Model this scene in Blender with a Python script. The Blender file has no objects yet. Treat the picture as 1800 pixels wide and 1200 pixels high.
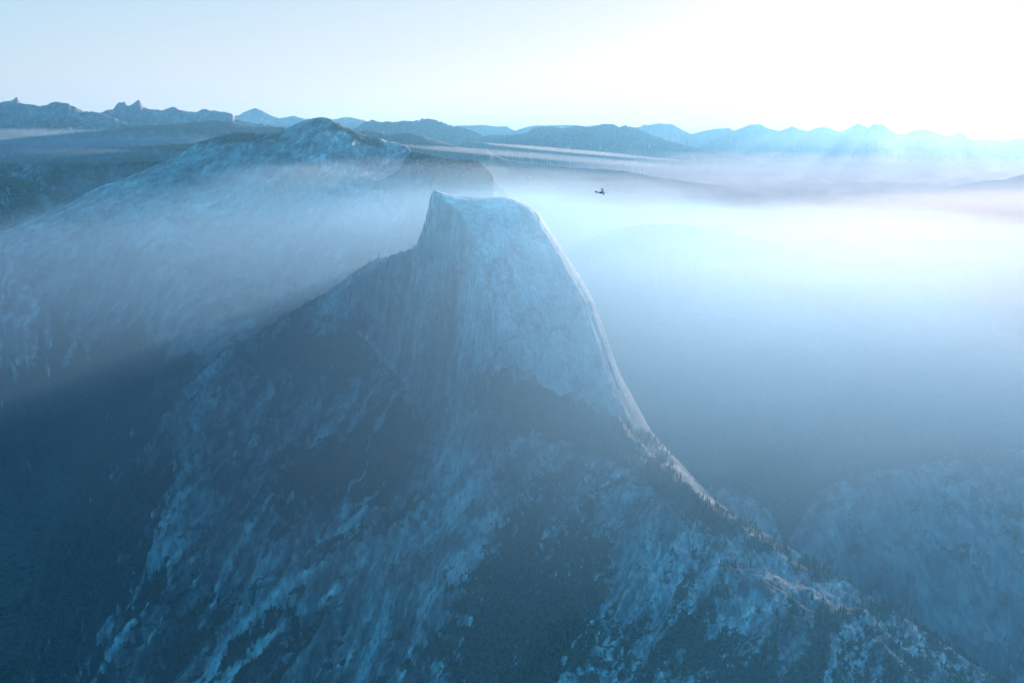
import bpy, math, time
import numpy as np
T0 = time.time()
QUAL = 1.0          # mesh density of the terrain (1 = about one vertex per pixel)

# ------------------------------------------------------------------ camera
scene = bpy.context.scene
W0, H0, FPX = 1800.0, 1200.0, 1500.0
PITCH = math.atan(350.0 / FPX)
CT, ST = math.cos(PITCH), math.sin(PITCH)
CZ = 2800.0
cam_d = bpy.data.cameras.new('camera')
cam = bpy.data.objects.new('camera', cam_d)
scene.collection.objects.link(cam)
cam.location = (0, 0, CZ)
cam.rotation_euler = (math.pi / 2 - PITCH, 0, 0)
cam_d.sensor_width = 36.0
cam_d.lens = 36.0 * FPX / W0
cam_d.clip_start = 1.0
cam_d.clip_end = 400000.0
scene.camera = cam

# ------------------------------------------------------------------ sky, sun, exposure
SUN_AZ = math.radians(24.5)      # to the right of the view direction (+y)
SUN_EL = math.radians(5.0)
world = bpy.data.worlds.new('World')
scene.world = world
world.use_nodes = True
wn = world.node_tree
wn.nodes.clear()
sky = wn.nodes.new('ShaderNodeTexSky')
sky.sky_type = 'NISHITA'
sky.sun_disc = False
sky.sun_elevation = SUN_EL
sky.sun_rotation = SUN_AZ
sky.altitude = 2800
sky.air_density = 1.0
sky.dust_density = 1.5
sky.ozone_density = 3.0
bw = wn.nodes.new('ShaderNodeRGBToBW')
mr = wn.nodes.new('ShaderNodeMapRange')
mr.inputs['From Min'].default_value = 0.5
mr.inputs['From Max'].default_value = 4.5
cr = wn.nodes.new('ShaderNodeValToRGB')          # dim parts of the morning sky are blue, bright ones white
e = cr.color_ramp.elements
e[0].position = 0.0; e[0].color = (0.13, 0.48, 0.82, 1)
e[1].position = 1.0; e[1].color = (0.76, 0.685, 0.665, 1)
q = e.new(0.25); q.color = (0.35, 0.565, 0.72, 1)
q = e.new(0.55); q.color = (0.555, 0.615, 0.65, 1)
tint = wn.nodes.new('ShaderNodeMix'); tint.data_type = 'RGBA'; tint.blend_type = 'MULTIPLY'
tint.inputs['Factor'].default_value = 1.0
bg = wn.nodes.new('ShaderNodeBackground')
bg.inputs['Strength'].default_value = 0.15
wo = wn.nodes.new('ShaderNodeOutputWorld')
L = wn.links.new
pw = wn.nodes.new('ShaderNodeMath'); pw.operation = 'POWER'; pw.inputs[1].default_value = 0.14   # softer range of brightness across the sky
L(sky.outputs[0], bw.inputs[0]); L(bw.outputs[0], pw.inputs[0]); L(bw.outputs[0], mr.inputs['Value']); L(mr.outputs[0], cr.inputs[0])
L(cr.outputs[0], tint.inputs['A']); L(pw.outputs[0], tint.inputs['B'])
# the half of the sky away from the sunrise is deeper blue
tc = wn.nodes.new('ShaderNodeTexCoord'); sp = wn.nodes.new('ShaderNodeSeparateXYZ')
mr2 = wn.nodes.new('ShaderNodeMapRange'); mr2.inputs['From Min'].default_value = 0.35; mr2.inputs['From Max'].default_value = -0.35
west = wn.nodes.new('ShaderNodeMix'); west.data_type = 'RGBA'; west.blend_type = 'MULTIPLY'
west.inputs['B'].default_value = (0.20, 1.06, 1.38, 1)
L(tc.outputs['Generated'], sp.inputs[0]); L(sp.outputs['Y'], mr2.inputs['Value']); L(mr2.outputs[0], west.inputs['Factor'])
L(tint.outputs['Result'], west.inputs['A'])
L(west.outputs['Result'], bg.inputs['Color']); L(bg.outputs[0], wo.inputs[0])

sun_d = bpy.data.lights.new('sun', 'SUN')
sun_d.energy = 2.35
sun_d.angle = math.radians(0.5)
sun_d.color = (1.0, 0.76, 0.63)
sun = bpy.data.objects.new('sun', sun_d)
scene.collection.objects.link(sun)
sun.rotation_euler = (-(math.pi / 2 - SUN_EL), 0, -SUN_AZ)   # lamp shines along its own -z

scene.view_settings.view_transform = 'Standard'
scene.view_settings.look = 'None'
scene.view_settings.exposure = 2.98
scene.view_settings.gamma = 1.0
cy = scene.cycles
scene.render.engine = 'CYCLES'
cy.use_denoising = True
cy.max_bounces = 3
cy.diffuse_bounces = 2
cy.glossy_bounces = 1
cy.transmission_bounces = 2
cy.volume_bounces = 0
cy.use_adaptive_sampling = True
cy.adaptive_threshold = 0.01
cy.transparent_max_bounces = 32

# ------------------------------------------------------------------ numpy noise
def _hash(ix, iy, seed):
    h = (ix.astype(np.uint32) * np.uint32(374761393) + iy.astype(np.uint32) * np.uint32(668265263)
         + np.uint32((seed * 2246822519) & 0xffffffff))
    h ^= h >> np.uint32(13); h *= np.uint32(1274126177); h ^= h >> np.uint32(16)
    return h

def gnoise(x, y, seed=0):
    x = np.asarray(x, np.float32); y = np.asarray(y, np.float32)
    xf = np.floor(x); yf = np.floor(y)
    ix = xf.astype(np.int32); iy = yf.astype(np.int32)
    fx = x - xf; fy = y - yf
    u = fx * fx * fx * (fx * (fx * 6 - 15) + 10)
    v = fy * fy * fy * (fy * (fy * 6 - 15) + 10)
    def g(dx, dy):
        a = _hash(ix + dx, iy + dy, seed).astype(np.float32) * np.float32(2 * math.pi / 4294967296.0)
        return np.cos(a) * (fx - dx) + np.sin(a) * (fy - dy)
    n00, n10, n01, n11 = g(0, 0), g(1, 0), g(0, 1), g(1, 1)
    return ((n00 * (1 - u) + n10 * u) * (1 - v) + (n01 * (1 - u) + n11 * u) * v) * 1.5

def fbm(x, y, octv=5, seed=0, gain=0.5, lac=2.03):
    s = 0; a = 1.0; t = 0
    for i in range(octv):
        s = s + a * gnoise(x, y, seed + i * 17); t += a
        a *= gain; x = x * lac + 3.1; y = y * lac - 1.7
    return s / t

def ridged(x, y, octv=5, seed=0, gain=0.5):
    s = 0; a = 1.0; t = 0; w = 1.0
    for i in range(octv):
        n = 1 - np.abs(gnoise(x, y, seed + i * 13)) * 1.6
        n = n * n * w
        w = np.clip(n * 1.6, 0, 1)
        s = s + a * n; t += a
        a *= gain; x = x * 2.07 + 5.3; y = y * 2.07 + 1.9
    return s / t          # about 0 .. 1

def sstep(a, b, x):
    t = np.clip((x - a) / (b - a), 0, 1)
    return t * t * (3 - 2 * t)

# ------------------------------------------------------------------ picture <-> place
def tan_at(px, py):
    a = (np.asarray(px, float) - 900) / FPX; b = (600 - np.asarray(py, float)) / FPX
    dy = CT + b * ST; dz = -ST + b * CT
    return a / dy, dz / dy                     # azimuth tangent, elevation tangent

def P(px, py, Y):
    al, t = tan_at(px, py)
    return al * Y, Y, CZ + t * Y

def Qz(px, py, z):
    al, t = tan_at(px, py)
    return (px, py, (z - CZ) / t)

def project(x, y, z):
    dz = z - CZ
    d = y * CT - dz * ST
    u = y * ST + dz * CT
    return 900 + FPX * x / d, 600 - FPX * u / d

# ------------------------------------------------------------------ thin plate spline over (azimuth, ln distance)
class TPS:
    def __init__(self, pts, lam=2e-4):
        pts = np.array(pts, float)
        al, t = tan_at(pts[:, 0], pts[:, 1])
        self.c = np.stack([al, np.log(pts[:, 2])], 1)
        z = CZ + t * pts[:, 2]
        n = len(z)
        K = self.k(self.c[:, None, :] - self.c[None, :, :]) + np.eye(n) * lam
        A = np.zeros((n + 3, n + 3))
        A[:n, :n] = K; A[:n, n] = 1; A[:n, n + 1:] = self.c
        A[n, :n] = 1; A[n + 1:, :n] = self.c.T
        self.w = np.linalg.solve(A, np.concatenate([z, [0, 0, 0]]))
    @staticmethod
    def k(d):
        r2 = (d ** 2).sum(-1) + 1e-9
        return r2 * np.log(r2) * 0.5
    def __call__(self, x, Y):
        al = x / Y; ly = np.log(Y)
        out = self.w[-3] + self.w[-2] * al + self.w[-1] * ly
        for i in range(len(self.c)):
            r2 = (al - self.c[i, 0]) ** 2 + (ly - self.c[i, 1]) ** 2 + 1e-9
            out = out + self.w[i] * 0.5 * r2 * np.log(r2)
        return out

def curve(pts, smooth=0.0):
    """crest through picture points (px, py, distance): azimuth -> distance, height"""
    pts = list(pts); last = None; q = []
    for p in pts:
        if len(p) == 3: last = p[2]
        q.append((p[0], p[1], last))
    q = np.array(q, float)
    al, t = tan_at(q[:, 0], q[:, 1])
    z = CZ + t * q[:, 2]
    o = np.argsort(al); al, Yc, z = al[o], q[o, 2], z[o]
    if smooth:
        g = np.linspace(al[0], al[-1], 4000)
        s = max(1, int(smooth / (g[1] - g[0])))
        ker = np.hanning(2 * s + 3)[1:-1]; ker /= ker.sum()
        def sm(v):
            v = np.interp(g, al, v)
            return np.convolve(np.pad(v, s, mode='edge'), ker, 'valid')
        return g, sm(Yc), sm(z)
    return al, Yc, z

class Crest:
    """a mountain under a crest line: falls towards the viewer by a slope table and away behind"""
    def __init__(self, pts, front=((0, 0), (1000, 500), (4000, 1200)), back=0.4, smooth=0.0,
                 spur=0.25, spur_len=900.0, rough=30.0, seed=1, crest_noise=0.0, cn_len=60.0, fade=None):
        self.al, self.Yc, self.zc = curve(pts, smooth)
        self.f = np.array(front, float); self.back = back
        self.spur, self.spur_len, self.rough, self.seed = spur, spur_len, rough, seed
        self.cn, self.cnl, self.fade = crest_noise, cn_len, fade
    def __call__(self, x, Y, detail=True):
        al = x / Y
        Yc = np.interp(al, self.al, self.Yc); zc = np.interp(al, self.al, self.zc)
        d = Yc - Y
        if detail:
            q = al * Yc.mean()
            wob = fbm(q / self.spur_len, Y / (self.spur_len * 3), 4, self.seed)
            wr = ridged(q / self.spur_len + wob * 0.6, d / (self.spur_len * 1.6), 5, self.seed + 5)
            drop = np.interp(np.abs(d), self.f[:, 0], self.f[:, 1]) + np.clip(d - 3000, 0, None) * 1.0
            dropb = np.maximum(-d, 0) * self.back
            dr = np.where(d >= 0, drop, dropb)
            s = np.clip(dr / 250.0, 0, 1)
            h = zc - dr * (1 + self.spur * (0.5 - wr) * 2) 
            h = h + self.rough * s * (fbm(x / 160.0, Y / 160.0, 5, self.seed + 9))
            if self.cn:
                h = h + self.cn * fbm(q / self.cnl, Y * 0 + self.seed, 5, self.seed + 30, gain=0.6)
        else:
            h = zc - np.where(d >= 0, np.interp(np.abs(d), self.f[:, 0], self.f[:, 1]), np.maximum(-d, 0) * self.back)
        if self.fade:      # let the two ends sink
            a0, a1 = self.al[0], self.al[-1]
            e = np.maximum(np.maximum(a0 - al, al - a1), 0) * Yc
            h = h - e * self.fade
        return h

# ------------------------------------------------------------------ the granite dome
SX, SY = P(765, 335, 2187)[:2]
TX, TY = P(884, 347, 2330)[:2]
UF = np.array([-0.60, 0.80]); NF = np.array([-0.80, -0.60])
_sil = [(884, 347), (905, 352), (930, 363), (947, 376), (960, 398), (982, 430), (1000, 458), (1022, 490), (1040, 520),
        (1060, 575), (1075, 620), (1092, 662), (1110, 697), (1130, 735), (1148, 768), (1165, 790), (1190, 815)]
_fr = []; _fz = []
for i, (a, b) in enumerate(_sil):
    xx, yy, zz = P(a, b, 2310)
    _fr.append(math.hypot(xx - TX, 0.0)); _fz.append(zz)
_fr[0] = 0.0
_fr.append(_fr[-1] + 300); _fz.append(_fz[-1] - 420)
GP = np.array([(0, 2690), (22, 2656), (45, 2600), (62, 2568), (85, 2540), (105, 2524), (130, 2516), (165, 2508),
               (205, 2496), (235, 2470), (300, 2440), (420, 2380), (800, 2150)], float)

def dome(x, Y, detail=True):
    # distance from the summit ridge S-T
    ex, ey = TX - SX, TY - SY
    t = np.clip(((x - SX) * ex + (Y - SY) * ey) / (ex * ex + ey * ey), 0, 1)
    dx = x - (SX + t * ex); dy = Y - (SY + t * ey)
    front = np.clip(-dy, 0, None)
    rho = np.sqrt(dx * dx + (dy * np.where(dy < 0, 0.98, 1.0)) ** 2)
    if detail:
        ang = np.arctan2(dy, dx)
        rho = rho * (1 + 0.03 * fbm(ang * 2.2, rho / 300, 3, 3)) + 3.0 * fbm(ang * 14, rho / 260, 4, 5) + 1.4 * fbm(x / 9, Y / 9, 3, 7) + 3.2 * fbm(x / 30, Y / 30, 4, 8, 0.6)
    top = np.interp(rho, _fr, _fz) + np.interp(t, [0, 0.3, 0.7, 1], [24, 11, 2, 0]) * np.exp(-rho / 60)
    # far side shoulder along the line of the cliff
    px_, py_ = x - SX, Y - SY
    along = px_ * UF[0] + py_ * UF[1]
    r = np.sqrt(px_ ** 2 + py_ ** 2) + 1e-6
    w = sstep(0.35, 0.85, along / r)
    g = np.interp(r, GP[:, 0], GP[:, 1])
    if detail:
        g = g + 7 * fbm(x / 26, Y / 26, 4, 11) * sstep(60, 110, r)
    top = top * (1 - w) + g * w
    # sheer cliff plane
    din = -(px_ * NF[0] + py_ * NF[1])            # > 0 inside
    near = -along                                    # grows towards the viewer end
    din = din - 42 * sstep(5, 90, near) + 10 * sstep(120, 330, near)
    dep = np.clip(-din, 0, None) * 5.2
    if detail:
        flute = ridged(along / 46 + 0.25 * fbm(dep / 90, along / 90, 2, 2), dep / 420, 4, 21)
        fine = ridged(along / 13, dep / 210, 3, 23)
        ledge = fbm(along / 110, dep / 60, 4, 29)
        din = din + 9 * (flute - 0.5) + 3.5 * (fine - 0.5) + 3 * ledge
        # great blocky recess left of the summit fall line
        din = din - 10 * sstep(-12, 12, along - 10 + 10 * fbm(dep / 70, along * 0, 3, 31)) * sstep(15, 60, dep)
    face = 2698 + 5.4 * din - 0.0015 * np.clip(-din, 0, None) ** 2
    face = np.where(din > 0, 2698 + 5.4 * din, face)
    k = 3.0
    h = -k * np.logaddexp(-top / k, -face / k)
    return h

def dome_hit(px, py):
    """distance at which the view ray through (px, py) meets the bare dome"""
    al, t = tan_at(px, py)
    Y = np.linspace(1500, 2800, 2600)
    z = CZ + t * Y
    h = dome(al * Y, Y, False)
    i = np.argmax(h > z)
    return Y[i] if h[i] > z[i] else None

# ------------------------------------------------------------------ the slope under the dome
base_line = [(652, 560), (640, 590), (665, 620), (690, 645), (722, 682), (755, 715), (780, 700), (805, 680), (832, 658), (870, 648),
             (905, 652), (935, 672), (965, 688), (1000, 690), (1040, 705), (1080, 728), (1125, 748), (1146, 768)]
bpts = []
for a, b in base_line:
    y_ = dome_hit(a, b)
    if y_ is not None:
        bpts.append((a, b, y_ + 6))
SKC = [(-60, 1290, 1750), (30, 1190, 1950), (60, 1040, 2150), (90, 930, 2300), (150, 820, 2430), (250, 705, 2500), (330, 655, 2520), (400, 612, 2540),
       (500, 552, 2570), (560, 517, 2590), (600, 490, 2600), (640, 462, 2600), (668, 446, 2600), (720, 470, 2560), (900, 640, 2420), (1100, 740, 2330),
       (1150, 768, 2280), (1185, 800, 2240), (1225, 840, 2200), (1258, 880, 2150), (1290, 905, 2100), (1340, 932, 2040), (1400, 968, 1960), (1500, 1025, 1840),
       (1600, 1088, 1730), (1700, 1155, 1630), (1800, 1225, 1540), (1950, 1340, 1420), (2100, 1460, 1300)]
skirt_pts = list(bpts) + [p for p in SKC if not (690 < p[0] < 1120)] + [
    (600, 530, 2500), (620, 500, 2540), (590, 620, 2330), (560, 580, 2400), (450, 640, 2380), (640, 690, 2180), (700, 770, 2020), (690, 850, 1930), (600, 750, 2120),
    (500, 700, 2260), (400, 780, 2150), (340, 730, 2280), (300, 860, 2020), (250, 1000, 1860), (150, 1150, 1760), (200, 850, 2250), (130, 1000, 2020),
    (100, 1300, 1620), (500, 900, 1880), (420, 950, 1850), (450, 1050, 1730), (370, 1120, 1680), (600, 1000, 1700), (700, 950, 1730), (640, 1100, 1600),
    (560, 900, 1860), (700, 1200, 1490), (400, 1200, 1570), (850, 780, 1890), (860, 860, 1790), (800, 900, 1745), (840, 960, 1690), (880, 900, 1790), (780, 1020, 1610), (720, 1100, 1560),
    (850, 1200, 1470), (950, 780, 1960), (920, 900, 1790), (940, 1000, 1650), (1000, 1200, 1450), (1020, 812, 1905), (1020, 835, 1860), (1100, 820, 1890), (1160, 832, 1880),
    (1240, 870, 1900), (1100, 950, 1700), (1100, 1100, 1540), (1290, 912, 1850), (1250, 1000, 1670), (1250, 1200, 1430), (1400, 1050, 1640),
    (1350, 985, 1790), (1450, 1180, 1450), (1600, 1180, 1490), (1520, 1070, 1680), (1000, 750, 2010), (1060, 775, 1990), (1120, 800, 1980), (1180, 820, 2010),
    (755, 800, 1960), (800, 760, 1950), (840, 700, 1985), (0, 1450, 1300), (400, 1450, 1230), (850, 1450, 1150), (1250, 1450, 1120), (1700, 1450, 1150)]
sk_tps = TPS(skirt_pts)
sk_al, sk_Y, sk_z = curve(SKC, 0.02)

def slab_noise(x, Y, seed, L=60.0, ang=(-0.62, -0.78), stretch=7.5):
    """streaks that run down the slope"""
    u = x * ang[0] + Y * ang[1]; v = -x * ang[1] + Y * ang[0]
    w = fbm(x / 260, Y / 260, 3, seed) * 60
    return ridged((v + w) / L, (u + w) / (L * stretch), 5, seed + 3)

def skirt(x, Y, detail=True):
    al = x / Y
    Yc = np.interp(al, sk_al, sk_Y); zc = np.interp(al, sk_al, sk_z)
    d = Y - Yc
    back = zc - np.clip(d, 0, None) * 0.75 - np.clip(d, None, 0) * 0.0 + np.clip(-d, 0, None) * 2.0
    f = sk_tps(x, Y)
    if detail:
        left = sstep(0.02, -0.10, al + 0.03)
        nearc = sstep(0, 110, -d)
        s1 = slab_noise(x, Y, 41, 110.0)
        s2 = slab_noise(x, Y, 51, 34.0)
        s3 = slab_noise(x, Y, 53, 11.0)
        r1 = ridged(x / 170 + 0.4 * fbm(x / 300, Y / 300, 2, 60), Y / 260, 6, 61, 0.55)
        f = f + nearc * (left * (62 * (s1 - 0.42) + 24 * (s2 - 0.45)) + (1 - left) * 26 * (r1 - 0.5) + 20 * fbm(x / 80, Y / 80, 5, 71))
        # broken ledges across the slope
        zz = f + 26 * fbm(x / 130, Y / 130, 4, 74)
        st = 34.0
        q = zz / st; fr = q - np.floor(q)
        ter = st * (np.floor(q) + sstep(0.15, 0.95, fr)) - zz
        f = f + nearc * (0.35 + 0.45 * left) * ter * sstep(-0.35, 0.25, fbm(x / 190, Y / 190, 3, 75))
        f = f + (0.35 + nearc) * (2.2 * (s3 - 0.45) * (1 + left) + 2.4 * fbm(x / 13, Y / 13, 4, 72, 0.6))
        f = f + (1 - nearc) * 7 * fbm(x / 40, Y / 40, 4, 73)
        back = back + 30 * (ridged(x / 160, Y / 160, 5, 77) - 0.5) * sstep(20, 200, d) + 4 * fbm(x / 25, Y / 60, 4, 78) + 34 * fbm(x / 150, Y / 400, 4, 79) * sstep(-0.12, -0.22, al)
    k = 9.0
    return -k * np.logaddexp(-f / k, -back / k)

# ------------------------------------------------------------------ the big mountain beyond
CRC = [(-300, 470, 6300), (-100, 430, 6300), (20, 400, 6400), (80, 372, 6700), (130, 352, 7000), (200, 322, 7500), (260, 295, 8000), (320, 265, 8300), (345, 250, 8500), (370, 243), (395, 234), (415, 230),
       (440, 232), (462, 235), (480, 234), (500, 225), (520, 217), (540, 209), (560, 205), (575, 204), (585, 207), (596, 216), (600, 220), (612, 224),
       (625, 229), (645, 238), (660, 246), (666, 242), (671, 240), (676, 245), (680, 252), (686, 252), (690, 248), (698, 249), (708, 256), (718, 264),
       (726, 276, 8300), (735, 288, 8100), (745, 312, 7900), (760, 350, 7700), (820, 420, 7500), (900, 480, 7400), (1100, 600, 7400)]
cr_al, cr_Y, cr_z = curve(CRC)
cr_tps = TPS([
    (-100, 430, 6300), (20, 400, 6400), (130, 352, 7000), (260, 295, 8000), (345, 250, 8500), (415, 231, 8500), (480, 234, 8500), (530, 213, 8500), (575, 204, 8500), (600, 220, 8500),
    (645, 238, 8500), (690, 248, 8500), (735, 290, 8100), (745, 312, 7900), (760, 350, 7600),
    (300, 400, 6000), (300, 500, 5300), (300, 600, 4750), (200, 500, 5500), (200, 400, 6300), (100, 450, 5900), (200, 330, 7200), (450, 350, 6800), (450, 450, 5940), (450, 550, 5250), (400, 300, 7600),
    (600, 300, 7300), (600, 400, 6350), (600, 480, 5720), (700, 350, 6900), (700, 430, 6200), (800, 400, 6700), (900, 450, 6500), (1000, 500, 6200), (1000, 600, 5200),
    (150, 640, 4900), (250, 645, 4700), (350, 690, 4200), (50, 500, 5600), (-100, 560, 5200), (520, 620, 4600), (700, 560, 5000), (850, 600, 4800)])

def big_mountain(x, Y, detail=True):
    al = x / Y
    Yc = np.interp(al, cr_al, cr_Y); zc = np.interp(al, cr_al, cr_z)
    d = Y - Yc
    back = zc - np.clip(d, 0, None) * 0.6 + np.clip(-d, 0, None) * 1.5
    f = cr_tps(x, Y) - np.clip(4600 - Y, 0, None) * 0.9
    if detail:
        n = sstep(0, 500, -d)
        s1 = slab_noise(x / 3.5, Y / 3.5, 141, 80.0, (-0.35, -0.94))
        s2 = slab_noise(x / 3.5, Y / 3.5, 151, 24.0, (-0.35, -0.94))
        f = f + n * (110 * (s1 - 0.45) + 42 * (s2 - 0.45) + 26 * fbm(x / 110, Y / 110, 4, 155))
        f = f + (1 - n) * 25 * fbm(x / 150, Y / 150, 5, 156) * sstep(0, 60, -d)
        back = back + 8 * fbm(x / 30, Y / 200, 4, 157)
    k = 10.0
    return -k * np.logaddexp(-f / k, -back / k)

# ------------------------------------------------------------------ valley ground
fl = [Qz(*a) for a in [(1200, 800, 1560), (1300, 850, 1600), (1400, 900, 1600), (1250, 700, 1690), (1450, 700, 1680), (1150, 560, 1850), (1300, 560, 1880), (1600, 560, 1850),
                       (1500, 650, 1720), (1800, 650, 1750), (1650, 720, 1600), (1800, 740, 1600), (1400, 780, 1600), (1500, 850, 1560), (1800, 950, 1400), (1800, 1200, 1300),
                       (0, 1200, 1270), (0, 1000, 1285), (100, 900, 1300), (0, 900, 1320), (120, 760, 1380), (180, 700, 1400), (-200, 1000, 1280), (1100, 640, 1760), (1000, 700, 1650)]]
for a in (-300, 200, 700, 1200, 1700, 2200):
    for Y_, z_ in ((1000, 1250), (9000, 1980), (15000, 2120), (30000, 2250), (60000, 2400)):
        al_, _ = tan_at(a, 250)
        t_ = (z_ - CZ) / Y_
        fl.append((a, 250 - FPX * t_ * 1.0, Y_))
fl_tps = TPS(fl)
def valley(x, Y, detail=True):
    f = fl_tps(x, Y)
    if detail:
        s = np.clip(Y / 3000, 0.4, 1.2)
        f = f + 70 * s * (ridged(x / 900, Y / 1200, 6, 81) - 0.5) + 14 * fbm(x / 90, Y / 90, 4, 82)
    return np.maximum(f, 1200)

# ------------------------------------------------------------------ all crest-line mountains
FR_FAR = ((0, 0), (600, 330), (2000, 800), (6000, 1500))
FR_HILL = ((0, 0), (300, 70), (1200, 420), (3000, 1100))
M = {}
M['left_wall'] = Crest([(-400, 300, 5400), (-200, 330, 5200), (-60, 415, 4700), (0, 437, 4600), (25, 462), (60, 498), (110, 560, 4450), (150, 612, 4400), (172, 650, 4300), (200, 690, 4200)],
                       ((0, 0), (60, 50), (900, 860), (3000, 1500)), 0.8, 0.012, 0.07, 500, 42, 3, 8, 60, fade=1.0)
M['right_hill'] = Crest([(1380, 960, 2480), (1440, 862, 2560), (1470, 848), (1500, 838, 2600), (1530, 829), (1575, 822), (1620, 826), (1660, 834), (1720, 858, 2560), (1800, 900, 2500), (1900, 960, 2400)],
                        ((0, 0), (60, 12), (160, 70), (400, 300), (1200, 1000)), 0.9, 0.012, 0.16, 160, 34, 4, 6, 40, fade=1.2)
M['right_hill_back'] = Crest([(1440, 900, 3100), (1500, 850, 3150), (1590, 818), (1640, 806), (1700, 801), (1745, 796), (1775, 785), (1800, 779), (1900, 770), (2100, 780)],
                             ((0, 0), (60, 25), (400, 260), (1200, 800)), 0.7, 0.012, 0.15, 160, 22, 5, 5, 50, fade=1.2)
M['back_spur'] = Crest([(1180, 835, 2600), (1240, 845, 2560), (1285, 858, 2520), (1325, 876, 2480), (1355, 900, 2440), (1372, 935, 2400), (1385, 980, 2350)],
                       ((0, 0), (40, 16), (160, 130), (900, 800)), 0.8, 0.012, 0.15, 100, 15, 6, 4, 40, fade=1.2)
M['mist_hill'] = Crest([(900, 470, 6500), (1000, 432, 6400), (1080, 402, 6300), (1140, 391), (1200, 393), (1250, 402), (1300, 411), (1360, 426), (1450, 452), (1600, 490, 6000), (1750, 530, 5800), (2000, 560, 5600)],
                       ((0, 0), (300, 120), (1000, 450), (4000, 1100)), 0.5, 0.01, 0.3, 500, 60, 7, 12, 60, fade=0.3)
M['cr_ridge'] = Crest([(640, 330, 7200), (700, 300), (722, 266), (735, 268), (760, 273), (780, 276), (800, 279), (830, 281), (842, 284), (855, 293), (866, 306), (880, 328), (893, 345), (915, 370), (945, 410), (1000, 470)],
                      ((0, 0), (300, 200), (1500, 900), (4000, 1500)), 0.6, 0.0, 0.3, 500, 40, 8, 10, 40, fade=1.0)
M['hill_a'] = Crest([(-300, 280, 8600), (0, 308, 8300), (30, 311), (60, 318), (90, 331, 7900), (125, 350, 7600), (180, 378, 7300), (230, 410, 7000)], FR_HILL, 0.5, 0.01, 0.3, 500, 50, 9, 8, 80, fade=0.5)
M['hill_b'] = Crest([(-300, 280, 11000), (0, 277), (60, 272), (130, 264), (165, 261), (230, 257), (300, 253), (360, 250), (420, 248), (520, 262)], FR_HILL, 0.4, 0.01, 0.3, 700, 60, 10, 10, 100, fade=0.3)
M['hill_c'] = Crest([(-300, 240, 13500), (0, 236), (150, 231), (200, 227), (240, 221), (280, 219), (310, 217), (350, 213), (380, 211), (410, 213), (430, 219), (450, 222), (480, 223), (500, 223), (560, 240), (620, 262)], FR_HILL, 0.4, 0.006, 0.3, 800, 60, 11, 8, 60, fade=0.3)
M['hill_d'] = Crest([(-300, 190, 14500), (0, 180), (35, 181), (70, 185), (82, 184), (90, 180), (98, 178), (110, 180), (119, 180), (124, 184), (135, 189), (145, 195), (165, 196), (180, 199), (200, 207), (225, 216), (250, 222), (300, 232), (380, 250)], FR_FAR, 0.5, 0.0, 0.35, 1200, 80, 12, 12, 90, fade=0.3)
M['peaks_left'] = Crest([(-300, 185, 17000), (-60, 182), (0, 178), (8, 176), (20, 175), (29, 170), (31, 172), (36, 181), (60, 190), (140, 196), (172, 197), (190, 193), (200, 190), (204, 184), (208, 180), (214, 180), (219, 177), (223, 184), (226, 185), (232, 182), (238, 178), (244, 175), (249, 182), (252, 187), (262, 191),
                         (275, 191), (285, 194), (295, 190), (301, 187), (305, 186), (307, 188), (310, 187), (312, 191), (330, 196), (345, 195), (355, 192), (362, 190), (370, 193), (385, 194), (400, 197), (408, 199), (413, 208), (440, 215), (560, 232)],
                        FR_FAR, 0.7, 0.0, 0.45, 1300, 120, 13, 10, 60, fade=0.3)
M['peaks_far'] = Crest([(350, 225, 28000), (400, 210), (413, 204), (430, 196), (448, 190), (462, 195), (475, 202), (490, 207), (505, 205), (516, 203), (530, 207), (545, 209), (560, 212), (585, 210), (600, 206), (613, 205), (630, 208), (645, 213), (660, 217), (690, 215), (720, 213),
                        (745, 215), (800, 221), (830, 220), (850, 219), (870, 222), (890, 222), (905, 230), (925, 223), (940, 219), (960, 219), (1000, 218), (1015, 219), (1030, 221), (1060, 219), (1110, 224), (1200, 236)], FR_FAR, 0.6, 0.0, 0.35, 2500, 120, 14, 12, 80, fade=0.3)
M['range_mid'] = Crest([(540, 244, 19000), (600, 235), (622, 226), (640, 214), (655, 210), (668, 213), (690, 213), (720, 212), (738, 211), (740, 208), (750, 208), (762, 209), (775, 213), (790, 219), (798, 222), (815, 222), (830, 228), (850, 236), (880, 237), (905, 236), (925, 234), (938, 222), (960, 220),
                        (990, 224), (1010, 220), (1040, 222), (1050, 219), (1065, 216), (1075, 217), (1088, 222), (1097, 219), (1108, 222), (1122, 224), (1145, 236), (1180, 248), (1210, 256), (1300, 275)], FR_FAR, 0.6, 0.0, 0.4, 1300, 90, 15, 12, 70, fade=0.3)
M['range_right'] = Crest([(1080, 232, 27000), (1122, 223), (1130, 219), (1160, 217), (1182, 218), (1200, 228), (1215, 235), (1240, 228), (1260, 226), (1282, 224), (1290, 229), (1310, 222), (1320, 219), (1335, 218), (1350, 225), (1370, 229), (1385, 225), (1392, 221), (1405, 227), (1420, 230), (1432, 225), (1448, 223),
                          (1465, 228), (1477, 231), (1492, 226), (1500, 221), (1508, 216), (1515, 219), (1527, 225), (1536, 217), (1544, 219), (1552, 219), (1565, 228), (1580, 235), (1595, 233), (1605, 228), (1625, 227), (1640, 229), (1655, 236), (1672, 239), (1685, 230), (1692, 234), (1702, 243), (1720, 246),
                          (1750, 245), (1765, 247), (1785, 243), (1800, 243), (1900, 238), (2100, 245), (2400, 240)], FR_FAR, 0.6, 0.0, 0.4, 1800, 100, 16, 14, 70, fade=0.3)
M['range_low'] = Crest([(950, 280, 24000), (1050, 264), (1100, 268), (1200, 274), (1250, 267), (1300, 270), (1380, 280), (1500, 286), (1700, 290), (1900, 280)], FR_HILL, 0.5, 0.01, 0.3, 1200, 60, 17, 10, 90, fade=0.3)
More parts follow.
